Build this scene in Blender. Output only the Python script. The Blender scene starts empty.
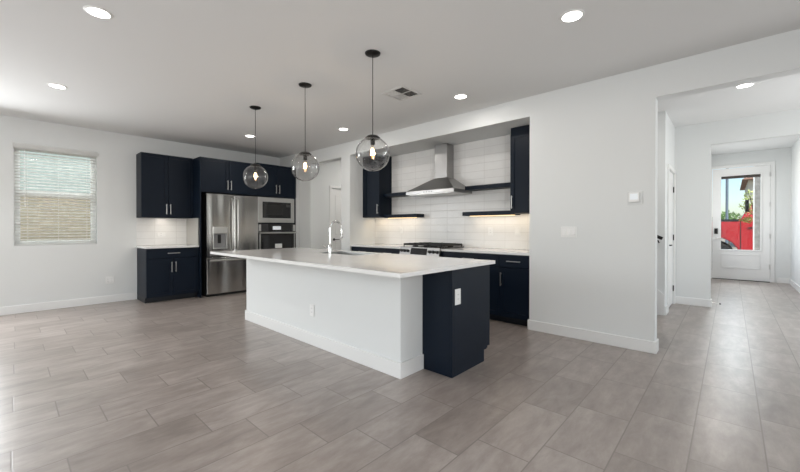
import bpy, bmesh, math, random
from mathutils import Vector, Matrix
random.seed(7)
C = bpy.context.scene.collection
PI = math.pi

# ------------------------------------------------------------------ camera
cam = bpy.data.cameras.new('camera'); camo = bpy.data.objects.new('camera', cam); C.objects.link(camo)
camo.location = (0, 0, 1.2)
camo.rotation_euler = (math.radians(90 - .327), 0, math.radians(42.532))
cam.sensor_width = 36; cam.lens = 360.62 / 800 * 36
cam.shift_y = -6.0 / 800
cam.clip_start = .02; cam.clip_end = 300
bpy.context.scene.camera = camo

# ------------------------------------------------------------------ view, world, sun, fill lights added at unseen openings and outdoors
S = bpy.context.scene
S.view_settings.view_transform = 'Standard'; S.view_settings.look = 'None'
S.view_settings.gamma = 1; S.view_settings.use_curve_mapping = False
S.view_settings.exposure = 0.0
S.cycles.max_bounces = 10; S.cycles.diffuse_bounces = 5; S.cycles.glossy_bounces = 5
S.cycles.transmission_bounces = 8; S.cycles.transparent_max_bounces = 16
S.cycles.caustics_reflective = False; S.cycles.caustics_refractive = False
S.cycles.sample_clamp_indirect = 4.0

w = bpy.data.worlds.new('world'); S.world = w; w.use_nodes = True
nt = w.node_tree; nt.nodes.clear()
sky = nt.nodes.new('ShaderNodeTexSky'); sky.sky_type = 'NISHITA'; sky.sun_disc = False
sky.sun_elevation = math.radians(48); sky.sun_rotation = math.radians(140); sky.altitude = 300
sky.air_density = 1.0; sky.dust_density = 1.5; sky.ozone_density = 1.0
bg = nt.nodes.new('ShaderNodeBackground'); bg.inputs['Strength'].default_value = .22
wo = nt.nodes.new('ShaderNodeOutputWorld')
nt.links.new(sky.outputs[0], bg.inputs[0]); nt.links.new(bg.outputs[0], wo.inputs[0])

def lamp(name, kind, loc, energy, color=(1, 1, 1), size=None, size_y=None, direction=(0, 0, -1), radius=None, shape=None, spread=None):
    l = bpy.data.lights.new(name, kind); l.energy = energy; l.color = color
    if kind == 'AREA':
        l.shape = shape or ('RECTANGLE' if size_y else 'SQUARE'); l.size = size
        if size_y: l.size_y = size_y
        if spread: l.spread = spread
    if radius is not None: l.shadow_soft_size = radius
    o = bpy.data.objects.new(name, l); C.objects.link(o); o.location = loc
    o.rotation_euler = Vector(direction).to_track_quat('-Z', 'Y').to_euler()
    return o
sun = lamp('sun', 'SUN', (3, -5, 12), 4.6, (1, .96, .9), direction=(-.55, .5, -.8)); sun.data.angle = .01
lamp('added_fill_back', 'AREA', (-3.2, -3.40, 1.25), 40, (.975, .985, 1), 3.9, 2.2, direction=(0, 1, .3))  # fill added at the unseen opening behind the camera
lamp('added_fill_right', 'AREA', (2.10, -1.2, 1.35), 108, (.975, .985, 1), 2.6, 1.7, direction=(-1, 0.1, .25))  # fill added to light the room from an unseen side window
lamp('added_fill_left', 'AREA', (-7.39, -.95, 1.60), 120, (.975, .985, 1), 1.4, 1.2, direction=(1, 0, -.35))  # out-of-view fill added to brighten the room and floor from the left

lamp('added_fill_side_yard', 'AREA', (-8.25, .52, 3.3), 150, (.97, .985, 1), 1.3, 1.6, direction=(.55, 0, -1))  # area light added outdoors to brighten the blind and window
lamp('added_fill_driveway', 'AREA', (.15, 14.0, 3.4), 190, (.98, .99, 1), 1.8, 1.0, direction=(0, -1, -.42))  # area light added outdoors to put glare on the hall floor
lamp('added_fill_foyer', 'AREA', (2.12, 5.7, 1.5), 50, (.98, .99, 1), 2.2, 1.9, direction=(-1, 0, .45))  # unseen light added to brighten the foyer walls and ceiling
lamp('added_fill_entry', 'AREA', (-.485, 9.9, 1.45), 22, (.98, .99, 1), 2.2, 1.7, direction=(1, 0, .3))  # hidden light added to brighten the entry and front door

# ------------------------------------------------------------------ materials
def mat(name, col=(.8, .8, .8), rough=.5, metal=0, spec=.5, emit=None, estr=0, coat=0, bump=None, noise=None, det=3):
    m = bpy.data.materials.new(name); m.use_nodes = True; t = m.node_tree
    b = t.nodes['Principled BSDF']
    b.inputs['Base Color'].default_value = (*col, 1); b.inputs['Roughness'].default_value = rough
    b.inputs['Metallic'].default_value = metal; b.inputs['Specular IOR Level'].default_value = spec
    b.inputs['Coat Weight'].default_value = coat
    if emit: b.inputs['Emission Color'].default_value = (*emit, 1); b.inputs['Emission Strength'].default_value = estr
    geo = t.nodes.new('ShaderNodeNewGeometry')
    mp = t.nodes.new('ShaderNodeMapping'); t.links.new(geo.outputs['Position'], mp.inputs[0])
    if bump:                     # (scale xyz, strength, distance)
        mp.inputs['Scale'].default_value = bump[0]
        n = t.nodes.new('ShaderNodeTexNoise'); n.inputs['Scale'].default_value = 1; n.inputs['Detail'].default_value = det
        bp = t.nodes.new('ShaderNodeBump'); bp.inputs['Strength'].default_value = bump[1]; bp.inputs['Distance'].default_value = bump[2]
        t.links.new(mp.outputs[0], n.inputs['Vector']); t.links.new(n.outputs[0], bp.inputs['Height']); t.links.new(bp.outputs[0], b.inputs['Normal'])
    if noise:                    # (scale xyz, colour a, colour b)
        m2 = t.nodes.new('ShaderNodeMapping'); t.links.new(geo.outputs['Position'], m2.inputs[0]); m2.inputs['Scale'].default_value = noise[0]
        n = t.nodes.new('ShaderNodeTexNoise'); n.inputs['Scale'].default_value = 1; n.inputs['Detail'].default_value = 5
        r = t.nodes.new('ShaderNodeValToRGB'); r.color_ramp.elements[0].position = .3; r.color_ramp.elements[1].position = .7
        r.color_ramp.elements[0].color = (*noise[1], 1); r.color_ramp.elements[1].color = (*noise[2], 1)
        t.links.new(m2.outputs[0], n.inputs['Vector']); t.links.new(n.outputs[0], r.inputs[0]); t.links.new(r.outputs[0], b.inputs['Base Color'])
    return m

def thin_glass(name, tint=(1, 1, 1), ior=1.5, rough=0.0, boost=1.0):
    m = bpy.data.materials.new(name); m.use_nodes = True; t = m.node_tree; t.nodes.clear()
    o = t.nodes.new('ShaderNodeOutputMaterial'); mx = t.nodes.new('ShaderNodeMixShader')
    tr = t.nodes.new('ShaderNodeBsdfTransparent'); tr.inputs[0].default_value = (*tint, 1)
    g = t.nodes.new('ShaderNodeBsdfGlossy'); g.inputs['Roughness'].default_value = rough
    f = t.nodes.new('ShaderNodeLayerWeight'); f.inputs['Blend'].default_value = .5      # facing term is the same on both sides of the sheet
    pw = t.nodes.new('ShaderNodeMath'); pw.operation = 'POWER'; pw.inputs[1].default_value = 4.5
    r0 = ((ior - 1) / (ior + 1)) ** 2
    ml = t.nodes.new('ShaderNodeMath'); ml.operation = 'MULTIPLY_ADD'; ml.inputs[1].default_value = (1 - r0) * boost; ml.inputs[2].default_value = r0; ml.use_clamp = True
    t.links.new(f.outputs['Facing'], pw.inputs[0]); t.links.new(pw.outputs[0], ml.inputs[0]); t.links.new(ml.outputs[0], mx.inputs[0])
    t.links.new(tr.outputs[0], mx.inputs[1]); t.links.new(g.outputs[0], mx.inputs[2]); t.links.new(mx.outputs[0], o.inputs[0])
    return m

def grid_mat(name, ax_u, ax_v, pu, pv, ou, ov, shift, grout, cols, groutcol, rough, streak, bumpd, spec=.5, noise_amt=1.0):
    """tiles pu x pv in world metres along axes ax_u / ax_v; every next column of u is shifted by shift*pv along v"""
    m = bpy.data.materials.new(name); m.use_nodes = True; t = m.node_tree; b = t.nodes['Principled BSDF']
    L = t.links.new
    geo = t.nodes.new('ShaderNodeNewGeometry'); sp = t.nodes.new('ShaderNodeSeparateXYZ'); L(geo.outputs['Position'], sp.inputs[0])
    def M(op, a, bb=None, c=None):
        n = t.nodes.new('ShaderNodeMath'); n.operation = op
        for i, v in enumerate((a, bb, c)):
            if v is None: continue
            if isinstance(v, (int, float)): n.inputs[i].default_value = v
            else: L(v, n.inputs[i])
        return n.outputs[0]
    u = M('DIVIDE', M('SUBTRACT', sp.outputs[ax_u], ou), pu); k = M('FLOOR', u); fu = M('FRACT', u)
    v = M('SUBTRACT', M('DIVIDE', M('SUBTRACT', sp.outputs[ax_v], ov), pv), M('MULTIPLY', k, shift)); kv = M('FLOOR', v); fv = M('FRACT', v)
    du = M('MULTIPLY', M('MINIMUM', fu, M('SUBTRACT', 1, fu)), pu)
    dv = M('MULTIPLY', M('MINIMUM', fv, M('SUBTRACT', 1, fv)), pv)
    d = M('MINIMUM', du, dv)
    g = t.nodes.new('ShaderNodeMapRange'); L(d, g.inputs[0]); g.inputs[1].default_value = grout * .35; g.inputs[2].default_value = grout * .75
    idv = t.nodes.new('ShaderNodeCombineXYZ'); L(k, idv.inputs[0]); L(kv, idv.inputs[1])
    wn = t.nodes.new('ShaderNodeTexWhiteNoise'); L(idv.outputs[0], wn.inputs[0])
    # streaky veining along v, a new piece of pattern on each tile
    mp = t.nodes.new('ShaderNodeMapping'); sc = [0, 0, 0]; sc[ax_u], sc[ax_v] = streak; mp.inputs['Scale'].default_value = sc
    add = t.nodes.new('ShaderNodeVectorMath'); add.operation = 'MULTIPLY_ADD'
    L(wn.outputs['Color'], add.inputs[0]); add.inputs[1].default_value = (7, 7, 7); L(geo.outputs['Position'], add.inputs[2])
    L(add.outputs[0], mp.inputs[0])
    n = t.nodes.new('ShaderNodeTexNoise'); n.inputs['Scale'].default_value = 1; n.inputs['Detail'].default_value = 7; n.inputs['Roughness'].default_value = .68
    n.inputs['Distortion'].default_value = .25
    L(mp.outputs[0], n.inputs['Vector'])
    val = M('ADD', M('MULTIPLY', M('SUBTRACT', n.outputs[0], .5), noise_amt), M('ADD', .5, M('MULTIPLY', M('SUBTRACT', wn.outputs['Value'], .5), .16 * noise_amt)))
    r = t.nodes.new('ShaderNodeValToRGB'); L(val, r.inputs[0])
    e = r.color_ramp.elements; e[0].position = .25; e[0].color = (*cols[0], 1); e[1].position = .78; e[1].color = (*cols[2], 1)
    x = r.color_ramp.elements.new(.5); x.color = (*cols[1], 1)
    mx = t.nodes.new('ShaderNodeMix'); mx.data_type = 'RGBA'; L(g.outputs[0], mx.inputs['Factor'])
    mx.inputs['A'].default_value = (*groutcol, 1); L(r.outputs[0], mx.inputs['B']); L(mx.outputs['Result'], b.inputs['Base Color'])
    rr = M('ADD', rough, M('MULTIPLY', M('SUBTRACT', 1, g.outputs[0]), .08)); L(rr, b.inputs['Roughness'])
    b.inputs['Specular IOR Level'].default_value = spec
    bp = t.nodes.new('ShaderNodeBump'); bp.inputs['Strength'].default_value = 1; bp.inputs['Distance'].default_value = bumpd
    L(M('ADD', g.outputs[0], M('MULTIPLY', n.outputs[0], .12)), bp.inputs['Height']); L(bp.outputs[0], b.inputs['Normal'])
    return m

m_wall = mat('wall_paint', (.732, .745, .742), .85, spec=.25, bump=((60, 60, 60), .12, .002))
m_ceil = mat('ceiling_paint', (.765, .768, .765), .9, spec=.2, bump=((45, 45, 45), .15, .002))
m_trim = mat('white_trim_paint', (.80, .80, .79), .42, spec=.45)
m_door = mat('white_door_paint', (.82, .82, .81), .38)
m_floor = grid_mat('floor_tile', 0, 1, .2985, .605, -.158, 3.604, .3266, .006,
                   [(.222, .187, .166), (.298, .254, .229), (.400, .352, .324)], (.205, .176, .157), .31, (10, 3.0), .00022, spec=1.0, noise_amt=1.2)
m_splash = grid_mat('backsplash_tile_range', 0, 2, .3325, .115, -4.03, 1.364, 0, .004,
                    [(.70, .695, .68), (.76, .755, .745), (.80, .80, .79)], (.60, .59, .575), .28, (3, 3), .001, noise_amt=.6)
m_splash2 = grid_mat('backsplash_tile_left', 1, 2, .3325, .115, 1.40, 1.364, 0, .004,
                     [(.70, .695, .68), (.76, .755, .745), (.80, .80, .79)], (.60, .59, .575), .28, (3, 3), .001, noise_amt=.6)
m_return = mat('grey_return_panel', (.40, .39, .37), .5)
m_navy = mat('navy_cabinet_paint', (.0024, .0072, .0165), .45, spec=.22)
m_toe = mat('toe_kick_paint', (.004, .006, .010), .5)
m_quartz = mat('white_quartz', (.78, .775, .765), .09, spec=.5, noise=((5, 5, 5), (.76, .755, .745), (.80, .795, .79)))
m_steel = mat('brushed_steel', (.44, .43, .415), .2, 1, bump=((4.5, 4.5, .5), .8, .035), det=0)
m_hoodsteel = mat('hood_steel', (.38, .375, .37), .33, 1, bump=((3, 3, 3), .12, .01))
m_trimsteel = mat('appliance_trim_steel', (.62, .615, .60), .28, 1)
m_panelsteel = mat('range_panel_steel', (.36, .355, .35), .42, 1)
m_chrome = mat('polished_chrome', (.75, .75, .75), .09, 1)
m_nickel = mat('satin_nickel', (.62, .61, .60), .3, 1)
m_blackglass = mat('black_appliance_glass', (.012, .012, .013), .06, spec=.6)
m_black = mat('black_plastic', (.012, .012, .012), .45)
m_iron = mat('cast_iron', (.018, .018, .018), .6)
m_blackmetal = mat('black_metal', (.015, .014, .013), .38, .6)
m_white = mat('white_plastic', (.82, .82, .81), .35)
m_slot = mat('dark_slot', (.05, .05, .05), .6)
m_gray = mat('gray_plastic', (.32, .32, .32), .45)
m_display = mat('lit_display', (.6, .62, .63), .3, emit=(.85, .9, .95), estr=.35)
m_lamp = mat('lamp_lens', (.9, .9, .9), .4, emit=(1, .97, .92), estr=9)
m_led = mat('led_strip', (.9, .8, .6), .4, emit=(1, .68, .34), estr=2.2)
m_fil = mat('bulb_filament', (1, .8, .5), .4, emit=(1, .70, .40), estr=14)
m_bulb = thin_glass('bulb_glass', (1, .93, .84), 1.35)
m_globe = thin_glass('globe_glass', (.93, .93, .93), 1.6, boost=1.3)
m_pane = thin_glass('window_glass', (.93, .96, .95), 1.35)
m_blind = mat('blind_slat', (.9, .9, .89), .45)
_t = m_blind.node_tree; _b = _t.nodes['Principled BSDF']; _o = _t.nodes['Material Output']
_tl = _t.nodes.new('ShaderNodeBsdfTranslucent'); _tl.inputs[0].default_value = (.9, .9, .88, 1); _mx = _t.nodes.new('ShaderNodeMixShader'); _mx.inputs[0].default_value = .5
_t.links.new(_b.outputs[0], _mx.inputs[1]); _t.links.new(_tl.outputs[0], _mx.inputs[2]); _t.links.new(_mx.outputs[0], _o.inputs[0])
m_vent = mat('vent_enamel', (.66, .655, .64), .45)
m_ventdark = mat('vent_duct', (.06, .058, .055), .8)
m_sink = mat('sink_steel', (.40, .40, .395), .3, 1)
m_carpet = mat('stair_carpet', (.16, .165, .175), .95, bump=((200, 200, 200), .6, .004))
m_stucco = mat('grey_stucco', (.30, .285, .27), .95, bump=((60, 60, 60), .8, .02), noise=((14, 14, 14), (.22, .21, .20), (.36, .345, .33)))
m_housewall = mat('cream_stucco', (.62, .58, .50), .95, bump=((30, 30, 30), .3, .01))
m_sage = mat('pale_sage_stucco', (.43, .48, .445), .95, bump=((30, 30, 30), .3, .01))
m_block = grid_mat('block_wall', 1, 2, .40, .20, 0, 0, .5, .012, [(.17, .14, .10), (.20, .168, .125), (.235, .20, .15)], (.27, .22, .16), .85, (5, 5), .004, noise_amt=.7)
m_roof = mat('clay_roof_tile', (.30, .16, .11), .8, noise=((6, 6, 6), (.22, .12, .085), (.38, .22, .16)))
m_ground = mat('desert_gravel', (.42, .36, .29), .95, noise=((9, 9, 9), (.33, .28, .22), (.5, .43, .35)))
m_concrete = mat('driveway_concrete', (.5, .48, .45), .85, noise=((3, 3, 3), (.44, .42, .39), (.55, .53, .5)))
m_red = mat('red_car_paint', (.50, .010, .018), .25, spec=.6, coat=.6)
m_tire = mat('tire_rubber', (.02, .02, .02), .8)
m_carglass = mat('car_glass', (.03, .04, .05), .05, spec=.8)
m_bark = mat('bark', (.16, .11, .07), .9)
m_leaf = mat('leaves_yellow_green', (.30, .38, .06), .7, noise=((8, 8, 8), (.16, .26, .04), (.50, .52, .12)))
m_leaf2 = mat('leaves_green', (.10, .20, .05), .7, noise=((6, 6, 6), (.06, .14, .03), (.18, .30, .08)))
m_pole = mat('galvanised_pole', (.18, .22, .27), .5, .3)
m_shade = mat('dark_roller_shade', (.06, .05, .045), .8)

# ------------------------------------------------------------------ building helpers
class MB:
    def __init__(s, T=None):
        s.bm = bmesh.new(); s.T = T or (lambda a, b, c: (a, b, c))
    def box(s, a0, a1, b0, b1, c0, c1):
        vs = [s.bm.verts.new(s.T(a, b, c)) for a in (a0, a1) for b in (b0, b1) for c in (c0, c1)]
        for f in ((0, 1, 3, 2), (4, 6, 7, 5), (0, 4, 5, 1), (2, 3, 7, 6), (0, 2, 6, 4), (1, 5, 7, 3)):
            s.bm.faces.new([vs[i] for i in f])
        return s
    def hexa(s, bot, top):
        """two 4-corner loops"""
        vs = [s.bm.verts.new(s.T(*p)) for p in bot + top]
        for f in ((3, 2, 1, 0), (4, 5, 6, 7), (0, 1, 5, 4), (1, 2, 6, 5), (2, 3, 7, 6), (3, 0, 4, 7)):
            s.bm.faces.new([vs[i] for i in f])
        return s
    def prism(s, pts, axis, a, b):
        """polygon of 2-D points extruded along axis (0,1,2) from a to b"""
        def mk(p, q):
            r = list(p); r.insert(axis, q); return s.T(*r)
        A = [s.bm.verts.new(mk(p, a)) for p in pts]; B = [s.bm.verts.new(mk(p, b)) for p in pts]
        s.bm.faces.new(A); s.bm.faces.new(B[::-1])
        n = len(pts)
        for i in range(n): s.bm.faces.new((A[i], B[i], B[(i + 1) % n], A[(i + 1) % n]))
        return s
    def tube(s, pts, r, n=12, cap=True):
        pts = [Vector(s.T(*p)) for p in pts]; rs = r if isinstance(r, (list, tuple)) else [r] * len(pts)
        rings = []; ref = None
        for i, p in enumerate(pts):
            d = (pts[min(i + 1, len(pts) - 1)] - pts[max(i - 1, 0)]).normalized()
            if ref is None: ref = d.orthogonal().normalized()
            ref = (ref - d * ref.dot(d)).normalized(); b = d.cross(ref)
            rings.append([s.bm.verts.new(p + (ref * math.cos(2 * PI * k / n) + b * math.sin(2 * PI * k / n)) * rs[i]) for k in range(n)])
        for A, B in zip(rings, rings[1:]):
            for k in range(n): s.bm.faces.new((A[k], A[(k + 1) % n], B[(k + 1) % n], B[k]))
        if cap: s.bm.faces.new(rings[0][::-1]); s.bm.faces.new(rings[-1])
        return s
    def lathe(s, prof, c, n=32, axis=2, closed=False):
        """prof: (r, h) pairs along axis through c"""
        rings = []
        for r, h in prof:
            ring = []
            for k in range(n):
                a = 2 * PI * k / n; x, y = r * math.cos(a), r * math.sin(a)
                q = {2: (x, y, h), 1: (x, h, y), 0: (h, x, y)}[axis]
                ring.append(s.bm.verts.new(s.T(c[0] + q[0], c[1] + q[1], c[2] + q[2])))
            rings.append(ring)
        for A, B in zip(rings, rings[1:]):
            for k in range(n): s.bm.faces.new((A[k], A[(k + 1) % n], B[(k + 1) % n], B[k]))
        if closed:
            for k in range(n): s.bm.faces.new((rings[-1][k], rings[-1][(k + 1) % n], rings[0][(k + 1) % n], rings[0][k]))
        else:
            if prof[0][0] > 1e-4: s.bm.faces.new(rings[0][::-1])
            if prof[-1][0] > 1e-4: s.bm.faces.new(rings[-1])
        return s
    def ball(s, c, r, n=16, squash=1):
        m = max(6, n // 2)
        return s.lathe([(max(1e-5, r * math.sin(PI * i / m)), -r * squash * math.cos(PI * i / m)) for i in range(m + 1)], c, n)
    def build(s, name, m, parent=None, bevel=0, smooth=False, seg=2):
        bmesh.ops.remove_doubles(s.bm, verts=s.bm.verts, dist=1e-6) if smooth else None
        bmesh.ops.recalc_face_normals(s.bm, faces=s.bm.faces)
        xs = [v.co for v in s.bm.verts]
        if parent is not None: org = Vector(parent['_wl'])
        else:
            org = Vector(((min(v.x for v in xs) + max(v.x for v in xs)) / 2, (min(v.y for v in xs) + max(v.y for v in xs)) / 2, min(v.z for v in xs)))
        for v in s.bm.verts: v.co -= org
        me = bpy.data.meshes.new(name); s.bm.to_mesh(me); s.bm.free()
        o = bpy.data.objects.new(name, me); C.objects.link(o); me.materials.append(m)
        if parent is not None: o.parent = parent
        else: o.location = org
        o['_wl'] = tuple(org)
        if smooth:
            for p in me.polygons: p.use_smooth = True
            try: me.set_sharp_from_angle(angle=math.radians(40))
            except Exception: pass
        if bevel:
            b = o.modifiers.new('bevel', 'BEVEL'); b.width = bevel; b.segments = seg; b.limit_method = 'ANGLE'; b.angle_limit = math.radians(40)
        return o

def tag(o, label, cat=None, group=None, kind=None):
    o['label'] = label
    if cat: o['category'] = cat
    if group: o['group'] = group
    if kind: o['kind'] = kind
    return o
def thing(name, loc, label, cat, group=None, kind=None):
    o = bpy.data.objects.new(name, None); C.objects.link(o); o.location = loc; o['_wl'] = tuple(loc); o.empty_display_size = .1
    return tag(o, label, cat, group, kind)
def box(name, m, b, parent=None, bevel=0): return MB().box(*b).build(name, m, parent, bevel)
def struct(name, m, boxes, label, cat, bevel=0):
    mb = MB()
    for b in boxes: mb.box(*b)
    return tag(mb.build(name, m, None, bevel), label, cat, None, 'structure')
def kids(o): return [c for c in o.children]
def dup(root, loc, label=None, group=None):
    r = root.copy(); C.objects.link(r); r.location = loc
    if label: r['label'] = label
    if group: r['group'] = group
    for ch in kids(root):
        c = ch.copy(); C.objects.link(c); c.parent = r
        for g in kids(ch):
            d = g.copy(); C.objects.link(d); d.parent = c
    return r

XL, YW, ZC, YB = -7.373, 4.176, 2.75, 4.80
XH0, XH1, XN0, XN1, XE = -6.294, -5.303, -5.052, -1.754, -.532
HH, NH, OH = 2.505, 2.515, 2.445
YF, ZF, ZP, YD = 7.19, 2.80, 2.93, 11.387
XR, YBK = 2.2, -3.5

# ------------------------------------------------------------------ floor, ceilings, walls
struct('floor', m_floor, [(-8.0, 3.2, -3.6, 11.5, -.12, 0)], 'long grey-brown stone-look floor tiles running through the whole room', 'floor')
struct('ceiling', m_ceil, [(XL - .15, XR + .15, YBK - .15, YW + .13, ZC, ZC + .25)], 'flat grey-white painted ceiling over the kitchen', 'ceiling')
struct('ceiling_foyer', m_ceil, [(-3.6, XR + .15, YW + .131, YF + .01, ZF, ZF + .2)], 'white ceiling over the foyer', 'ceiling')
struct('ceiling_entry', m_ceil, [(-.9, 1.2, YF + .02, YD + .12, ZP, ZP + .2)], 'white ceiling in front of the front door', 'ceiling')
struct('ceiling_hall', m_ceil, [(XH0 - .3, XH1 + .1, YW + .166, 7.0, ZC, ZC + .2)], 'white ceiling of the side hall beyond the oven wall', 'ceiling')
# left wall with the window
WY0, WY1, WZ0, WZ1 = .068, .960, .952, 2.372
struct('wall_left', m_wall, [
    (XL - .16, XL, YBK - .15, -1.70, 0, ZC), (XL - .16, XL, -.20, WY0, 0, ZC), (XL - .16, XL, -1.70, -.20, 0, .95), (XL - .16, XL, -1.70, -.20, 2.35, ZC), (XL - .16, XL, WY1, YW + .17, 0, ZC),
    (XL - .16, XL, WY0, WY1, 0, WZ0), (XL - .16, XL, WY0, WY1, WZ1, ZC)], 'white painted side wall holding the window with blinds', 'wall')
# the range wall
struct('wall_range', m_wall, [
    (XL, XH0, YW, YW + .165, 0, ZC),
    (XL, -6.745, 4.094, YW, 0, ZC),
    (XH0, XH1, YW, YW + .165, HH, ZC),
    (XH1, XN0, YW, YB + .12, 0, ZC),
    (XN0, XN1, YW, YB, NH, ZC),
    (XN0, XN1, YB, YB + .12, 0, ZC),
    (XN1, XE, YW, YW + .14, 0, ZC),
    (XN1, XN1 + .12, YW + .14, YB + .12, 0, ZC),
    (XE, XR + .15, YW, YW + .14, OH, ZC + .05)], 'long white painted wall with the cooking niche and hall openings', 'wall')
struct('wall_hall', m_wall, [
    (XH0 - .19, XH0 - .03, YW + .165, 4.7225, 0, ZC), (XH0 - .19, XH0 - .03, 5.5175, 7.0, 0, ZC), (XH0 - .19, XH0 - .03, 4.7225, 5.5175, 2.0525, ZC),
    (XH0 - .19, XH1 + .1, 7.0, 7.12, 0, ZC), (XH1, XH1 + .12, YB + .12, 7.0, 0, ZC)], 'white wall of the side hall with a white door', 'wall')
struct('wall_back', m_wall, [
    (XL, -5.2, YBK - .15, YBK, 0, ZC), (-1.2, XR + .15, YBK - .15, YBK, 0, ZC), (-5.2, -1.2, YBK - .15, YBK, 2.42, ZC)], 'white wall behind the viewpoint', 'wall')
struct('wall_right', m_wall, [
    (XR, XR + .15, YBK, -2.55, 0, ZC), (XR, XR + .15, .15, 4.6, 0, ZC), (XR, XR + .15, 6.8, YF, 0, ZC), (XR, XR + .15, 4.6, 6.8, 2.45, ZC),
    (XR, XR + .15, -2.55, .15, 0, .45), (XR, XR + .15, -2.55, .15, 2.25, ZC)], 'white wall to the side of the viewpoint', 'wall')
struct('wall_stair', m_wall, [(-3.6, -.664, 6.10, 6.22, 0, ZF), (-3.6, -.70, 4.92, 5.02, 0, ZF), (-3.72, -3.6, 4.92, 6.22, 0, ZF),
    (-.78, -.664, 6.22, 6.3725, 0, ZF), (-.78, -.664, 7.1075, YF, 0, ZF), (-.78, -.664, 6.3725, 7.1075, 2.0525, ZF)], 'narrow white walls around the staircase and closet', 'wall')
struct('wall_foyer', m_wall, [(-.78, -.225, YF, YF + .13, 0, ZP + .1), (-.225, XR, YF, YF + .13, 2.46, ZP + .1), (1.10, XR, YF, YF + .13, 0, 2.46)],
       'white foyer wall with the wide opening to the front door', 'wall')
struct('wall_entry_left', m_wall, [(-.60, -.30, YF + .131, 7.4325, 0, ZP), (-.60, -.30, 8.2075, 8.36, 0, ZP), (-.60, -.30, 7.4325, 8.2075, 2.0525, ZP), (-.60, -.50, 8.36, 8.78, 0, ZP), (-.60, -.50, 11.02, YD, 0, ZP), (-.60, -.50, 8.78, 11.02, 0, .58), (-.60, -.50, 8.78, 11.02, 2.32, ZP)], 'white wall beside the entry closet', 'wall')
struct('wall_entry_right', m_wall, [(.95, 1.10, YF + .131, YD, 0, ZP)], 'white wall right of the front door', 'wall')
struct('wall_front', m_wall, [(-.9, -.375, YD, YD + .12, 0, ZP + .1), (.675, 1.25, YD, YD + .12, 0, ZP + .1), (-.375, .675, YD, YD + .12, 2.62, ZP + .1)],
       'white wall around the front door', 'wall')

# baseboards
BH, BT = .115, .016
def baseboard(name, boxes, label):
    mb = MB()
    for x0, x1, y0, y1 in boxes: mb.box(x0, x1, y0, y1, 0.0, BH)
    return tag(mb.build(name, m_trim, None, .003), label, 'baseboard', None, 'structure')
baseboard('baseboard_left', [(XL, XL + BT, YBK, 1.474)], 'white baseboard under the window')
baseboard('baseboard_range', [(XN1 - BT, XE + BT, YW - BT, YW), (XN1 - BT, XN1 - .0005, YW, YW + .02), (XE + .0005, XE + BT, YW, YW + .14)], 'white baseboard along the wall with the thermostat')
baseboard('baseboard_column', [(XH1 - BT, XN0 + BT, YW - BT, YW), (XL + .7, XH0, YW - BT, YW)], 'white baseboard on the column beside the hall opening')
baseboard('baseboard_foyer', [(-.648, -.225 + BT, YF - BT, YF), (-.225, -.225 + BT, YF, YF + .13), (-.664, -.648, 7.17, YF - .0005), (-.664, -.648, 6.10, 6.30)], 'white baseboard on the foyer wall')
baseboard('baseboard_entry', [(.934, .95, YF + .131, YD - .001), (.75, .934, YD - BT, YD)], 'white baseboard right of the front door')
baseboard('baseboard_back', [(-1.2, XR, YBK, YBK + BT), (XL + BT, -5.2, YBK, YBK + BT)], 'white baseboard behind the viewpoint')

# ------------------------------------------------------------------ window with blinds (left wall)
def window(name, T, u0, u1, z0, z1, zm, label, fw=.045):
    t = thing(name, T((u0 + u1) / 2, -.08, z0), label, 'window', None, 'structure')
    f = MB(T)
    f.box(u0, u0 + fw, -.13, -.08, z0, z1).box(u1 - fw, u1, -.13, -.08, z0, z1).box(u0 + fw, u1 - fw, -.13, -.08, z0, z0 + fw).box(u0 + fw, u1 - fw, -.13, -.08, z1 - fw, z1)
    if zm: f.box(u0 + fw, u1 - fw, -.125, -.075, zm - .035, zm + .035)
    f.build('frame', m_trim, t, .003)
    p = MB(T)
    if zm: p.box(u0 + fw, u1 - fw, -.107, -.103, z0 + fw, zm - .035).box(u0 + fw, u1 - fw, -.107, -.103, zm + .035, z1 - fw)
    else: p.box(u0 + fw, u1 - fw, -.107, -.103, z0 + fw, z1 - fw)
    p.build('pane', m_pane, t)
    return t
TL = lambda u, w_, z: (XL + w_, u, z)              # left wall: u = +Y, outwards = +X
TR = lambda u, w_, z: (u, YB - w_, z)              # range niche back wall: u = +X, outwards = -Y
TW = lambda u, w_, z: (u, YW - w_, z)              # face of the range wall
window('window_1', TL, WY0, WY1, WZ0, WZ1, 1.70, 'single-hung white window behind the slatted blind', .062)
window('added_window_5', TL, -1.70, -.20, .95, 2.35, 0, 'unseen window added for light on the same wall, beyond the blinds window')  # added opening for the left fill light, out of view
window('added_window_2', lambda u, w_, z: (u, YBK + w_, z), -5.2, -1.2, .02, 2.42, 0, 'unseen glazed patio opening added for light behind the viewpoint', .06)  # added opening that houses the back fill light
window('added_window_3', lambda u, w_, z: (XR - w_, u, z), -2.55, .15, .45, 2.25, 0, 'unseen wide side window added for light beside the viewpoint', .06)  # added window that houses the right fill light

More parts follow.
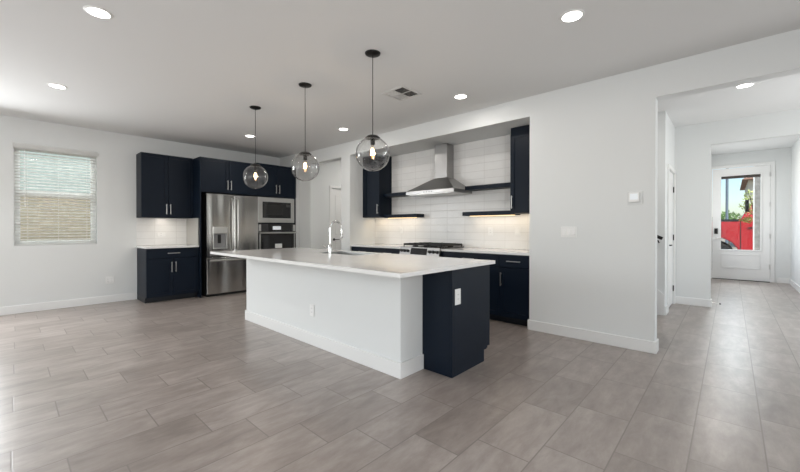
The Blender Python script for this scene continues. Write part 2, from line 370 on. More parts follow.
window('added_window_6', lambda u, w_, z: (-.46 + w_, u, z), 8.78, 11.02, .58, 2.32, 0, 'hidden side window added for light beside the front door')  # window frame added around the hidden entry fill light
window('added_window_4', lambda u, w_, z: (XR - w_, u, z), 4.6, 6.8, .02, 2.45, 0, 'unseen glazed opening added for light at the side of the foyer', .06)  # opening added for the foyer fill light
bl = thing('window_blind', TL((WY0 + WY1) / 2, -.03, WZ0), 'white horizontal slatted blind hanging in the window', 'window blind')
mb = MB(TL); n = 31
for i in range(n):
    z = WZ0 + .035 + i * (WZ1 - .07 - WZ0 - .035) / (n - 1)
    tl = math.radians(9); c, s_ = .024 * math.cos(tl), .024 * math.sin(tl)
    mb.hexa([(WY0 + .008, -.032 - c, z - s_), (WY1 - .008, -.032 - c, z - s_), (WY1 - .008, -.032 + c, z + s_), (WY0 + .008, -.032 + c, z + s_)][::-1],
            [(WY0 + .008, -.032 - c, z - s_ + .0055), (WY1 - .008, -.032 - c, z - s_ + .0055), (WY1 - .008, -.032 + c, z + s_ + .0055), (WY0 + .008, -.032 + c, z + s_ + .0055)][::-1])
mb.build('slats', m_blind, bl)
MB(TL).box(WY0 + .004, WY1 - .004, -.06, -.005, WZ1 - .055, WZ1 - .002).build('headrail', m_blind, bl, .003)
MB(TL).box(WY0 - .012, WY1 + .022, .001, .016, WZ1 - .045, WZ1 + .018).build('valance', m_blind, bl, .003)
MB(TL).box(WY0 + .006, WY1 - .006, -.056, -.008, WZ0 + .004, WZ0 + .022).build('bottom_rail', m_blind, bl, .003)
for u in (.20, .52, .84):
    MB(TL).tube([(u, -.007, WZ0 + .02), (u, -.007, WZ1 - .05)], .0016, 6).build('ladder_cord', m_blind, bl)
MB(TL).tube([(WY0 + .105, .004, WZ1 - .06), (WY0 + .108, .006, 1.50)], .0045, 8).build('tilt_wand', m_white, bl, smooth=True)

# ------------------------------------------------------------------ doors
def lever(T, parent, u, z, d, name='handle', m=m_blackmetal):
    """lever on the face w=0 of T pointing along d"""
    MB(T).lathe([(.028, 0), (.028, .008), (.012, .012), (.012, .045), (.0, .046)], (0, 0, 0), 20).build('x', m)  if False else None
    mb = MB(T)
    mb.tube([(u, 0, z), (u, .010, z)], .028, 18).tube([(u, .010, z), (u, .05, z)], .010, 10)
    mb.tube([(u, .045, z), (u + d * .06, .047, z + .001), (u + d * .115, .045, z)], [.010, .0085, .007], 10)
    return mb.build(name, m, parent, smooth=True)
def panel_door(name, T, u0, u1, h, label, hinge_side, lever_side, hs=(.25, 1.05, 1.8), hm=m_nickel):
    t = thing(name, T((u0 + u1) / 2, 0, 0), label, 'door', None, 'structure')
    mb = MB(T).box(u0, u1, -.05, -.012, .012, h)
    for z0, z1 in ((.22, .92), (1.06, h - .14)):
        for a, b, c, d in ((u0 + .1, u1 - .1, z0, z0 + .022), (u0 + .1, u1 - .1, z1 - .022, z1), (u0 + .1, u0 + .122, z0, z1), (u1 - .122, u1 - .1, z0, z1)):
            mb.box(a, b, -.012, -.006, c, d)
    mb.build('slab', m_door, t, .002)
    cw = .057
    c = MB(T).box(u0 - cw - .004, u0 - .004, .0005, .018, .0, h + cw).box(u1 + .004, u1 + cw + .004, .0005, .018, .0, h + cw).box(u0 - .004, u1 + .004, .0005, .018, h + .006, h + cw)
    c.build('casing', m_trim, t, .003)
    hu = u0 - .001 if hinge_side < 0 else u1 + .001
    for z in hs: MB(T).tube([(hu, -.002, z - .045), (hu, -.002, z + .045)], .0075, 10).build('hinge', hm, t, smooth=True)
    lu = u0 + .065 if lever_side < 0 else u1 - .065
    T2 = lambda u, w_, z: T(u, w_ - .012, z)
    lever(T2, t, lu, .95, -lever_side)
    return t
panel_door('door_2', lambda u, w_, z: (XH0 - .03 + w_, u, z), 4.725, 5.515, 2.05, 'white panel door in the side hall with a black lever', 1, -1)
panel_door('door_3', lambda u, w_, z: (-.664 + w_, u, z), 6.375, 7.105, 2.05, 'white closet door beside the stairs, seen edge-on', 1, -1, hm=m_blackmetal)
panel_door('door_4', lambda u, w_, z: (-.30 + w_, u, z), 7.435, 8.205, 2.05, 'white entry closet door of which only the lever shows', 1, -1)

# front door
DX0, DX1, DZ = -.325, .637, 2.585
d = thing('door_1', (.156, YD + .03, 0), 'white front door with a tall clear glass panel', 'door', None, 'structure')
TD = lambda u, w_, z: (u, YD + .025 - w_, z)
GX0, GX1, GZ0, GZ1 = -.172, .485, .70, 2.405
mb = MB(TD).box(DX0, GX0, 0, .045, .012, DZ).box(GX1, DX1, 0, .045, .012, DZ).box(GX0, GX1, 0, .045, .012, GZ0).box(GX0, GX1, 0, .045, GZ1, DZ)
mb.build('slab', m_door, d)
mb = MB(TD)
for a, b, c, e in ((GX0 - .03, GX0, GZ0 - .03, GZ1 + .03), (GX1, GX1 + .03, GZ0 - .03, GZ1 + .03), (GX0, GX1, GZ0 - .03, GZ0), (GX0, GX1, GZ1, GZ1 + .03)): mb.box(a, b, .045, .058, c, e)
mb.build('glass_frame', m_door, d, .004)
mb = MB(TD)
for a, b, c, e in ((GX0, GX1, .27, .285), (GX0, GX1, .575, .59), (GX0, GX0 + .015, .27, .59), (GX1 - .015, GX1, .27, .59)): mb.box(a, b, .045, .055, c, e)
mb.build('lower_panel', m_door, d, .003)
MB(TD).box(GX0, GX1, .018, .024, GZ0, GZ1).build('glass', m_pane, d)
mb = MB(TD).box(DX0 - .065, DX0 - .004, .026, .043, .0, DZ + .075).box(DX1 + .004, DX1 + .075, .026, .043, .0, DZ + .075).box(DX0 - .004, DX1 + .004, .026, .043, DZ + .006, DZ + .075)
mb.build('casing', m_trim, d, .003)
for z in (.34, 1.02, 1.72, 2.38): MB(TD).box(DX1 - .012, DX1 + .010, .045, .056, z - .05, z + .05).build('hinge', m_nickel, d, .002)
MB(TD).box(DX0 + .035, DX0 + .098, .045, .075, 1.06, 1.19).build('keypad_deadbolt', m_blackmetal, d, .006)
lever(lambda u, w_, z: TD(u, w_ + .045, z), d, DX0 + .066, .955, 1, m=m_nickel)
MB(TD).box(DX0, DX1, .0, .07, .0, .012).build('threshold', m_blackmetal, d)
rs = thing('roller_shade', (.15, YD - .02, GZ1 - .05), 'dark rolled-up shade across the top of the front door glass', 'shade')
MB(TD).box(GX0 + .002, GX1 - .002, .026, .0575, GZ1 - .062, GZ1 - .004).build('roll', m_shade, rs, .008)

# door stop on the foyer baseboard
ds = thing('door_stop', (-.209, YF + .04, .07), 'small spring door stop on the foyer wall corner', 'door stop')
MB().tube([(-.208, YF + .04, .06), (-.125, YF + .04, .06)], .005, 8).build('rod', m_nickel, ds, smooth=True)
MB().tube([(-.125, YF + .04, .06), (-.105, YF + .04, .06)], .010, 10).build('rubber_tip', m_blackmetal, ds, smooth=True)

# ------------------------------------------------------------------ cabinets
def shaker(T, u0, u1, z0, z1, w0, parent, name='door', rail=.055, th=.020):
    mb = MB(T)
    mb.box(u0, u0 + rail, w0, w0 + th, z0, z1).box(u1 - rail, u1, w0, w0 + th, z0, z1)
    mb.box(u0 + rail, u1 - rail, w0, w0 + th, z0, z0 + rail).box(u0 + rail, u1 - rail, w0, w0 + th, z1 - rail, z1)
    mb.box(u0 + rail, u1 - rail, w0, w0 + th - .008, z0 + rail, z1 - rail)
    return mb.build(name, m_navy, parent)
def slab(T, u0, u1, z0, z1, w0, parent, name='drawer', th=.020):
    return MB(T).box(u0, u1, w0, w0 + th, z0, z1).build(name, m_navy, parent, .0015)
def pull(T, u, z, length, vertical, w0, parent):
    mb = MB(T); h = length / 2; r = .006
    if vertical:
        mb.box(u - r, u + r, w0 + .022, w0 + .031, z - h, z + h).box(u - r, u + r, w0, w0 + .022, z - h + .012, z - h + .024).box(u - r, u + r, w0, w0 + .022, z + h - .024, z + h - .012)
    else:
        mb.box(u - h, u + h, w0 + .022, w0 + .031, z - r, z + r).box(u - h + .012, u - h + .024, w0, w0 + .022, z - r, z + r).box(u + h - .024, u + h - .012, w0, w0 + .022, z - r, z + r)
    return mb.build('handle', m_nickel, parent, .0015)
G = .0025
def cabinet(name, T, u0, u1, depth, z0, z1, label, cat, doors=(), drawers=(), group=None, toe=0, rail=.055):
    """doors: (u0,u1,z0,z1, handle 'l'/'r'/None, 'lo'/'hi'); drawers: (u0,u1,z0,z1)"""
    t = thing(name, T((u0 + u1) / 2, depth / 2, z0), label, cat, group)
    mb = MB(T)
    mb.box(u0, u1, 0.002, depth - .021, z0 + toe, z1)
    mb.build('body', m_navy, t)
    if toe: MB(T).box(u0 + .001, u1 - .001, .004, depth - .085, z0, z0 + toe).build('toe_kick', m_toe, t)
    for a, b, c, e, hd, pos in doors:
        dd = shaker(T, a + G, b - G, c + G, e - G, depth - .0205, t, rail=rail)
        if hd:
            hu = a + .030 if hd == 'l' else b - .030
            hz = (c + .06 + .085) if pos == 'lo' else (e - .06 - .085)
            pull(T, hu, hz, .17, True, depth - .0005, dd)
    for a, b, c, e in drawers:
        dd = slab(T, a + G, b - G, c + G, e - G, depth - .0205, t)
        pull(T, (a + b) / 2, (c + e) / 2, .18, False, depth - .0005, dd)
    return t
CT, CB = .90, .87      # worktop top and underside
# left of the refrigerator
cabinet('base_cabinet', TL, 1.479, 2.236, .60, 0, CB, 'navy base cabinet with one drawer and two doors left of the refrigerator', 'base cabinet',
        doors=[(1.479, 1.8575, .09, .705, 'r', 'hi'), (1.8575, 2.236, .09, .705, 'l', 'hi')], drawers=[(1.479, 2.236, .71, .865)], toe=.085)
cabinet('wall_cabinet', TL, 1.474, 2.236, .33, 1.372, 2.435, 'dark two-door wall cabinet hanging left of the refrigerator', 'wall cabinet',
        doors=[(1.474, 1.855, 1.372, 2.435, 'r', 'lo'), (1.855, 2.236, 1.372, 2.435, 'l', 'lo')])
tag(MB(TL).box(1.462, 2.236, .002, .625, CB + .0005, CT).build('worktop', m_quartz, None, .002), 'short white quartz worktop left of the refrigerator', 'countertop')
tag(MB(TL).box(1.474, 2.236, .001, .009, CT + .001, 1.371).build('tile_backsplash', m_splash2, None), 'white tile backsplash over the short worktop', 'backsplash')
tag(MB(TL).box(2.2275, 2.2365, .0095, .600, CT + .001, 1.371).build('side_backsplash', m_return, None), 'narrow plain grey return against the tall refrigerator panel', 'backsplash')
# tall run: panel, over-fridge cabinet, oven cabinet
TD2 = .675
tag(MB(TL).box(2.2375, 2.256, .001, TD2, 0, 2.425).build('tall_end_panel', m_navy, None, .0015), 'tall dark end panel left of the refrigerator', 'cabinet panel')
cabinet('fridge_top_cabinet', TL, 2.257, 3.246, TD2, 1.822, 2.425, 'wide dark cabinet over the refrigerator', 'wall cabinet',
        doors=[(2.257, 2.725, 1.824, 2.425, 'r', 'lo'), (2.725, 3.246, 1.824, 2.425, 'l', 'lo')])
oc = thing('oven_cabinet', TL(3.65, .3, 0), 'tall dark cabinet holding the microwave and wall oven', 'tall cabinet')
mb = MB(TL)
mb.box(3.247, 3.262, .002, TD2 - .021, 0, 2.455).box(4.072, 4.092, .002, TD2 - .021, 0, 2.455)
mb.box(3.262, 4.072, .002, TD2 - .021, 1.812, 2.455).box(3.262, 4.072, .002, TD2 - .021, 1.288, 1.302).box(3.262, 4.072, .002, TD2 - .021, .085, .54).box(3.262, 4.072, .002, .05, .54, 1.812)
mb.build('body', m_navy, oc)
MB(TL).box(3.25, 4.09, .004, TD2 - .085, 0, .084).build('toe_kick', m_toe, oc)
for a, b, hd in ((3.249, 3.67, 'r'), (3.67, 4.09, 'l')):
    dd = shaker(TL, a + G, b - G, 1.826, 2.45, TD2 - .0205, oc); pull(TL, (b - .035) if hd == 'r' else (a + .035), 1.97, .17, True, TD2 - .0005, dd)
dd = slab(TL, 3.252, 4.087, .09, .53, TD2 - .0205, oc); pull(TL, 3.67, .45, .2, False, TD2 - .0005, dd)

# refrigerator
FX0, FX1, FD = 2.322, 3.238, .735
fr = thing('refrigerator', TL(2.78, .35, 0), 'stainless steel french-door refrigerator with water dispenser', 'refrigerator')
MB(TL).box(FX0 + .004, FX1 - .004, .03, FD - .075, .03, 1.785).build('case', m_black, fr)
MB(TL).box(FX0 + .02, FX1 - .02, .05, FD - .06, .0, .03).build('kick_plate', m_black, fr)
FM = 2.79
ld = MB(TL)
DU0, DU1, DV0, DV1 = 2.425, 2.665, .83, 1.215
ld.box(FX0, DU0, FD - .07, FD, .695, 1.795).box(DU1, FM - .003, FD - .07, FD, .695, 1.795).box(DU0, DU1, FD - .07, FD, .695, DV0).box(DU0, DU1, FD - .07, FD, DV1, 1.795)
ld.box(DU0, DU1, FD - .07, FD - .06, DV0, DV1)
ldo = ld.build('door', m_steel, fr)
dsp = MB(TL).box(DU0 - .006, DU1 + .006, FD - .02, FD + .008, 1.10, DV1 + .006).build('dispenser_panel', m_trimsteel, ldo, .004)
MB(TL).box(DU0, DU0 + .012, FD - .06, FD + .003, DV0, 1.10).box(DU1 - .012, DU1, FD - .06, FD + .003, DV0, 1.10).box(DU0, DU1, FD - .06, FD + .004, DV0, DV0 + .02).build('dispenser_frame', m_trimsteel, ldo, .002)
MB(TL).box(DU0 + .012, DU1 - .012, FD - .06, FD - .055, DV0 + .02, 1.10).build('dispenser_recess', m_gray, ldo)
MB(TL).box(DU0 + .095, DU0 + .145, FD - .055, FD - .03, .93, 1.08).build('dispenser_paddle', m_black, ldo, .004)
rdo = MB(TL).box(FM + .003, FX1, FD - .07, FD, .695, 1.795).build('door', m_steel, fr, .008)
fzo = MB(TL).box(FX0, FX1, FD - .07, FD, .045, .682).build('freezer_drawer', m_steel, fr, .008)
for u, par in ((FM - .045, ldo), (FM + .045, rdo)):
    MB(TL).tube([(u, FD - .002, .80), (u, FD + .045, .83), (u, FD + .055, 1.0), (u, FD + .055, 1.55), (u, FD + .045, 1.70), (u, FD - .002, 1.73)], .0135, 12).build('handle', m_trimsteel, par, smooth=True)
MB(TL).tube([(FX0 + .06, FD - .002, .625), (FX0 + .08, FD + .045, .632), (FX0 + .2, FD + .055, .632), (FX1 - .2, FD + .055, .632), (FX1 - .08, FD + .045, .632), (FX1 - .06, FD - .002, .625)], .0155, 12).build('handle', m_trimsteel, fzo, smooth=True)

# microwave
OU0, OU1 = 3.262, 4.068
W0 = TD2 - .02
mw = thing('microwave', TL(3.65, .6, 1.303), 'built-in stainless microwave over the wall oven', 'microwave')
MB(TL).box(OU0 + .02, OU1 - .02, .2, W0 - .001, 1.32, 1.78).build('case', m_gray, mw)
MB(TL).box(OU0 - .006, OU1 - .03, W0 + .0205, W0 + .034, 1.304, 1.80).build('trim_kit', m_trimsteel, mw, .003)
MB(TL).box(OU0 + .085, OU1 - .115, W0 + .034, W0 + .045, 1.395, 1.712).build('door', m_blackglass, mw, .003)
MB(TL).box(OU0 + .155, OU1 - .30, W0 + .045, W0 + .047, 1.455, 1.655).build('door_window', m_black, mw)
MB(TL).box(OU1 - .225, OU1 - .135, W0 + .045, W0 + .047, 1.62, 1.665).build('display', m_slot, mw)
# wall oven
ov = thing('wall_oven', TL(3.65, .6, .55), 'built-in wall oven with black glass front under the microwave', 'oven')
MB(TL).box(OU0 + .02, OU1 - .02, .1, W0 - .001, .56, 1.27).build('case', m_gray, ov)
MB(TL).box(OU0 - .006, OU1 - .012, W0 + .0205, W0 + .032, 1.12, 1.285).build('control_panel', m_blackglass, ov, .002)
MB(TL).box(3.56, 3.735, W0 + .032, W0 + .034, 1.165, 1.235).build('display', m_display, ov)
dr = MB(TL).box(OU0 - .006, OU1 - .012, W0 + .0205, W0 + .045, .56, 1.112).build('door', m_black, ov, .003)
MB(TL).box(OU0 + .065, OU1 - .085, W0 + .045, W0 + .048, .64, 1.055).build('door_glass', m_blackglass, dr)
MB(TL).box(3.60, 3.75, W0 + .048, W0 + .0495, .80, .885).build('energy_sticker', m_white, dr)
hb = MB(TL).tube([(OU0 + .0, W0 + .098, 1.105), (OU1 - .02, W0 + .098, 1.105)], .017, 12)
for u in (OU0 + .03, OU1 - .05): hb.tube([(u, W0 + .045, 1.105), (u, W0 + .098, 1.105)], .010, 10)
hb.build('handle', m_trimsteel, dr, smooth=True)
for u in (OU0 + .012, OU1 - .055):
    MB(TL).box(u, u + .034, W0 + .032, W0 + .06, 1.135, 1.265).box(u + .006, u + .026, W0 + .0455, W0 + .052, .565, 1.09).build('side_trim', m_trimsteel, ov, .002)

# ------------------------------------------------------------------ range niche
tag(MB(TR).box(XN0 + .001, XN1 - .001, .001, .009, CT + .001, NH - .001).build('tile_backsplash', m_splash, None), 'tall stacked white tile backsplash behind the range and hood', 'backsplash')
RX0, RX1 = -3.805, -3.045
BD = .60
cabinet('base_cabinet', TR, XN0 + .002, -4.435, BD, 0, CB, 'navy base cabinet beside the column, left end of the range run', 'base cabinet',
        doors=[(XN0 + .01, -4.435, .09, .705, 'r', 'hi')], drawers=[(XN0 + .01, -4.435, .71, .865)], toe=.085, group=None)
cabinet('base_cabinet', TR, -4.434, RX0 - .003, BD, 0, CB, 'navy base cabinet directly left of the range', 'base cabinet',
        doors=[(-4.434, RX0 - .003, .09, .705, 'l', 'hi')], drawers=[(-4.434, RX0 - .003, .71, .865)], toe=.085)
cabinet('base_cabinet', TR, RX1 + .003, -2.156, BD, 0, CB, 'navy base cabinet directly right of the range', 'base cabinet',
        doors=[(RX1 + .003, -2.60, .09, .705, 'r', 'hi'), (-2.60, -2.156, .09, .705, 'l', 'hi')], drawers=[(RX1 + .003, -2.156, .71, .865)], toe=.085)
cabinet('base_cabinet', TR, -2.155, XN1 - .002, BD, 0, CB, 'narrow navy base cabinet at the right end of the range run, beside the white wall', 'base cabinet',
        doors=[(-2.155, XN1 - .006, .09, .705, 'l', 'hi')], drawers=[(-2.155, XN1 - .006, .71, .865)], toe=.085)
tag(MB(TR).box(XN0 + .001, RX0 - .002, .0095, .628, CB + .0005, CT).build('worktop', m_quartz, None, .002), 'white quartz worktop left of the range', 'countertop')
tag(MB(TR).box(RX1 + .002, XN1 - .001, .0095, .628, CB + .0005, CT).build('worktop', m_quartz, None, .002), 'white quartz worktop right of the range', 'countertop')
UD = .33
cabinet('wall_cabinet', TR, XN0 + .045, -4.602, UD, 1.392, NH - .002, 'tall dark wall cabinet at the left side of the range niche', 'wall cabinet',
        doors=[(XN0 + .045, -4.602, 1.392, NH - .06, 'r', 'lo')])
tag(MB(TR).box(XN0 + .001, XN0 + .044, .0095, UD - .01, 1.392, NH - .002).build('filler_strip', m_navy, None), 'thin dark filler strip between niche wall and wall cabinet', 'cabinet panel')
cabinet('wall_cabinet', TR, -2.14, XN1 - .003, UD, 1.392, NH - .002, 'tall dark wall cabinet at the right side of the range niche', 'wall cabinet',
        doors=[(-2.138, XN1 - .006, 1.392, NH - .09, 'l', 'lo')])
HX0, HX1 = -3.815, -2.905
SD = .215
def shelf(x0, x1, z0, z1, label, led=None):
    t = thing('floating_shelf', ((x0 + x1) / 2, YB - .1, z0), label, 'shelf', 'floating shelves beside the hood')
    MB(TR).box(x0, x1, .0095, SD, z0, z1).build('board', m_navy, t, .002)
    if led:
        MB(TR).box(led[0], led[1], .13, .15, z0 - .007, z0 - .0005).build('led_strip', m_led, t)
shelf(-4.600, HX0 - .002, 1.757, 1.815, 'dark upper shelf left of the hood')
shelf(HX1 + .002, -2.142, 1.757, 1.815, 'dark upper shelf right of the hood')
shelf(-4.600, -3.842, 1.378, 1.436, 'dark lower shelf left of the range with a glowing strip', (-4.55, -3.90))
shelf(-2.945, -2.142, 1.378, 1.436, 'dark lower shelf right of the range with a glowing strip', (-2.86, -2.16))
for a, b in ((-4.55, -3.90), (-2.86, -2.16)):
    lamp('shelf_strip_light', 'AREA', ((a + b) / 2, YB - .14, 1.368), .7, (1, .86, .68), b - a, .03, direction=(0, .25, -1))
lamp('cabinet_strip_light', 'AREA', (-4.80, YB - .16, 1.385), .6, (1, .80, .55), .36, .03, direction=(0, .25, -1))
lamp('cabinet_strip_light', 'AREA', (-1.95, YB - .16, 1.385), .6, (1, .80, .55), .34, .03, direction=(0, .25, -1))
lamp('cabinet_strip_light', 'AREA', (XL + .17, 1.855, 1.365), 1.8, (1, .90, .78), .03, .68, direction=(-.25, 0, -1))

# hood
hd = thing('range_hood', (-3.36, YB - .2, 1.70), 'stainless steel chimney range hood with pyramid canopy', 'range hood')
HD = .50
MB(TR).box(HX0, HX1, .0095, HD, 1.722, 1.772).build('lip', m_hoodsteel, hd, .002)
MB(TR).hexa([(HX0, .0095, 1.772), (HX1, .0095, 1.772), (HX1, HD, 1.772), (HX0, HD, 1.772)], [(-3.485, .0095, 1.985), (-3.235, .0095, 1.985), (-3.235, .20, 1.985), (-3.485, .20, 1.985)]).build('canopy', m_hoodsteel, hd)
MB(TR).box(-3.478, -3.242, .0095, .193, 1.986, NH - .001).build('chimney', m_hoodsteel, hd, .001)
MB(TR).box(HX0 + .03, HX1 - .03, .04, HD - .03, 1.716, 1.7215).build('filter', m_trimsteel, hd)
for i in range(4): MB(TR).tube([(-3.45 + i * .05, HD, 1.747), (-3.45 + i * .05, HD + .004, 1.747)], .008, 10).build('button', m_slot, hd)

# range
rg = thing('gas_range', (-3.425, 4.46, 0), 'slide-in stainless gas range with cast iron grates under the hood', 'range')
TG = lambda u, w_, z: (u, YB - w_, z)
MB(TG).box(RX0, RX1, .02, .63, .04, .895).build('body', m_trimsteel, rg, .002)
MB(TG).box(RX0, RX1, .012, .64, .8955, .915).build('cooktop', m_blackglass, rg, .003)
cp = MB(TG).hexa([(RX0, .60, .78), (RX1, .60, .78), (RX1, .668, .792), (RX0, .668, .792)], [(RX0, .60, .912), (RX1, .60, .912), (RX1, .640, .912), (RX0, .640, .912)]).build('control_panel', m_panelsteel, rg, .002)
MB(TG).hexa([(-3.58, .660, .803), (-3.27, .660, .803), (-3.27, .668, .803), (-3.58, .668, .803)], [(-3.58, .640, .898), (-3.27, .640, .898), (-3.27, .6455, .898), (-3.58, .6455, .898)]).build('display', m_blackglass, cp)
for i, u in enumerate((-3.765, -3.70, -3.635, -3.215, -3.15, -3.085)):
    MB(TG).tube([(u, .648, .850), (u, .664, .853), (u, .690, .859)], [.024, .022, .019], 16).build('knob', m_black, cp, smooth=True)
odr = MB(TG).box(RX0 + .004, RX1 - .004, .63, .655, .20, .775).build('oven_door', m_trimsteel, rg, .003)
MB(TG).box(RX0 + .09, RX1 - .09, .655, .657, .32, .64).build('door_glass', m_blackglass, odr)
hb = MB(TG).tube([(RX0 + .05, .705, .735), (RX1 - .05, .705, .735)], .012, 12)
for u in (RX0 + .09, RX1 - .09): hb.tube([(u, .655, .735), (u, .705, .735)], .009, 8)
hb.build('handle', m_trimsteel, odr, smooth=True)
MB(TG).box(RX0 + .004, RX1 - .004, .63, .652, .05, .19).build('storage_drawer', m_trimsteel, rg, .003)
for u0 in (RX0 + .012, RX0 + .012 + .2475, RX0 + .012 + .495):
    u1 = u0 + .242; g = MB(TG)
    b = .012
    for w_ in (.05, .57): g.box(u0, u1, w_, w_ + b, .932, .960)
    for u in (u0, u1 - b): g.box(u, u + b, .05, .582, .932, .960)
    for w_ in (.18, .31, .44): g.box(u0, u1, w_, w_ + b * .8, .94, .963)
    g.box((u0 + u1) / 2 - .005, (u0 + u1) / 2 + .005, .05, .58, .94, .963)
    for u in (u0, u1 - b):
        for w_ in (.05, .57): g.box(u, u + b, w_, w_ + b, .9155, .933)
    g.build('grate', m_iron, rg)
for u, w_ in ((-3.67, .18), (-3.67, .44), (-3.425, .31), (-3.18, .18), (-3.18, .44)):
    MB(TG).lathe([(.045, .9155), (.045, .921), (.032, .922), (.032, .929), (.0001, .929)], (u, w_, 0), 20).build('burner', m_iron, rg, smooth=True)

# ------------------------------------------------------------------ island
IX0, IX1 = -4.672, -1.937
IY0, IY1 = 2.118, 2.395
isl = thing('kitchen_island', ((IX0 + IX1) / 2, 2.5, 0), 'long white-walled kitchen island base in the middle of the room', 'kitchen island')
MB().box(IX0, IX1, IY0, IY1, 0, CB).build('half_wall', m_wall, isl)
MB().box(IX0 - BT, IX1 + BT, IY0 - BT, IY0 - .0005, 0, .125).box(IX1 + .0005, IX1 + BT, IY0, IY1 + .0, 0, .125).box(IX0 - BT, IX0 - .0005, IY0, IY1, 0, .125).build('baseboard', m_trim, isl, .003)
# island cabinets behind the half wall: fronts face the range
TI = lambda u, w_, z: (-u, IY1 + .002 + w_, z)
ID = .605
ic = thing('island_cabinet', (-1.85, 2.7, 0), 'navy end cabinet of the island with a white outlet on its side', 'base cabinet')
MB(TI).box(1.634, 1.652, 0.0, ID, .125, CB).box(1.634, 1.652, 0, .505, 0, .1255).build('end_panel', m_navy, ic, .001)
MB(TI).box(1.6525, 1.935, 0.0, .018, 0, CB).build('back_panel', m_navy, ic)
MB(TI).box(1.6525, 2.10, .0185, ID - .022, .09, CB).build('body', m_navy, ic)
MB(TI).box(1.6525, 2.10, .0185, .505, 0, .0895).build('toe_kick', m_toe, ic)
dd = shaker(TI, 1.656, 2.098, .095, .705, ID - .0205, ic); pull(TI, 2.06, .56, .17, True, ID - .0005, dd)
dd = slab(TI, 1.656, 2.098, .712, .865, ID - .0205, ic); pull(TI, 1.877, .79, .18, False, ID - .0005, dd)
for a, b, lab in ((2.102, 2.90, 'navy island cabinet facing the range beside the end cabinet'), (2.902, 3.80, 'navy sink cabinet of the island facing the range'), (3.802, 4.64, 'navy island cabinet nearest the refrigerator')):
    mid = (a + b) / 2
    z1 = CB if not (2.9 < a < 3.1) else .64
    c_ = thing('island_cabinet', (-mid, 2.7, 0), lab, 'base cabinet')
    MB(TI).box(a, b, 0, ID - .022, .09, z1).build('body', m_navy, c_)
    MB(TI).box(a, b, .0, .505, 0, .0895).build('toe_kick', m_toe, c_)
    for u, v, hs in ((a, mid, 1), (mid, b, -1)):
        dd = shaker(TI, u + G, v - G, .095, .705, ID - .0205, c_); pull(TI, (v - .035) if hs > 0 else (u + .035), .56, .17, True, ID - .0005, dd)
    slab(TI, a + G, b - G, .712, .865, ID - .0205, c_)
KX0, KX1, KY0, KY1 = -4.872, -1.600, 1.745, 3.045
SX0, SX1, SY0, SY1 = -3.76, -3.02, 2.575, 2.965
mb = MB().box(KX0, SX0, KY0, KY1, CB + .0005, CT).box(SX1, KX1, KY0, KY1, CB + .0005, CT).box(SX0, SX1, KY0, SY0, CB + .0005, CT).box(SX0, SX1, SY1, KY1, CB + .0005, CT)
tag(mb.build('worktop', m_quartz, None), 'long polished white quartz worktop of the island', 'countertop')
sk = thing('sink', (-3.39, 2.77, .65), 'undermount stainless steel sink in the island worktop', 'sink')
e = .0015
MB().box(SX0 + e, SX0 + .012, SY0 + e, SY1 - e, .66, CT - .006).box(SX1 - .012, SX1 - e, SY0 + e, SY1 - e, .66, CT - .006).box(SX0 + .012, SX1 - .012, SY0 + e, SY0 + .012, .66, CT - .006).box(SX0 + .012, SX1 - .012, SY1 - .012, SY1 - e, .66, CT - .006).box(SX0 + .012, SX1 - .012, SY0 + .012, SY1 - .012, .66, .67).build('basin', m_sink, sk)
MB().lathe([(.045, .6705), (.045, .674), (.0001, .672)], (-3.39, 2.77, 0), 20).build('drain', m_chrome, sk, smooth=True)
# faucet
fa = thing('faucet', (-3.40, 2.515, CT), 'tall chrome gooseneck faucet on the island worktop', 'faucet')
fx, fy = -3.40, 2.515
MB().lathe([(.027, CT + .0005), (.027, CT + .006), (.021, CT + .010), (.021, CT + .10), (.014, CT + .115)], (fx, fy, 0), 20).build('base', m_chrome, fa, smooth=True)
R_ = .082
pts = [(fx, fy, CT + .11), (fx, fy, 1.12), (fx, fy, 1.19)] + [(fx, fy + R_ - R_ * math.cos(a), 1.195 + R_ * math.sin(a)) for a in [PI * i / 12 for i in range(1, 12)]] + [(fx, fy + 2 * R_, 1.195), (fx, fy + 2 * R_ + .002, 1.17)]
MB().tube(pts, .0115, 14).build('neck', m_chrome, fa, smooth=True)
MB().tube([(fx, fy + 2 * R_ + .002, 1.175), (fx, fy + 2 * R_ + .004, 1.10), (fx, fy + 2 * R_ + .005, 1.08)], [.015, .017, .013], 14).build('spray_head', m_chrome, fa, smooth=True)
MB().tube([(fx - .018, fy, CT + .062), (fx - .045, fy - .003, CT + .064)], .011, 12).tube([(fx - .04, fy - .003, CT + .064), (fx - .05, fy - .03, CT + .085), (fx - .056, fy - .062, CT + .105)], [.006, .0055, .005], 10).build('lever', m_chrome, fa, smooth=True)

# ------------------------------------------------------------------ outlets, switches, thermostat
def plate(name, T, u, z, wd, ht, label, cat, kind, gangs=1, group=None):
    t = thing(name, T(u, .001, z), label, cat, group)
    MB(T).box(u - wd / 2, u + wd / 2, .0008, .0080, z - ht / 2, z + ht / 2).build('plate', m_white, t, .002)
    for g in range(gangs):
        gu = u + (g - (gangs - 1) / 2) * .046
        if kind == 'switch': MB(T).hexa([(gu - .016, .007, z - .033), (gu + .016, .007, z - .033), (gu + .016, .0165, z - .033), (gu - .016, .0165, z - .033)], [(gu - .016, .007, z + .033), (gu + .016, .007, z + .033), (gu + .016, .009, z + .033), (gu - .016, .009, z + .033)]).build('rocker', m_white, t, .001)
        else:
            o = MB(T).box(gu - .017, gu + .017, .0080, .0095, z - .035, z + .035).build('receptacle', m_white, t, .001)
            for zz in (z + .018, z - .018):
                for du in (-.0068, .0068): MB(T).box(gu + du - .0012, gu + du + .0012, .0095, .0098, zz - .005, zz + .005).build('slot', m_slot, o)
    return t
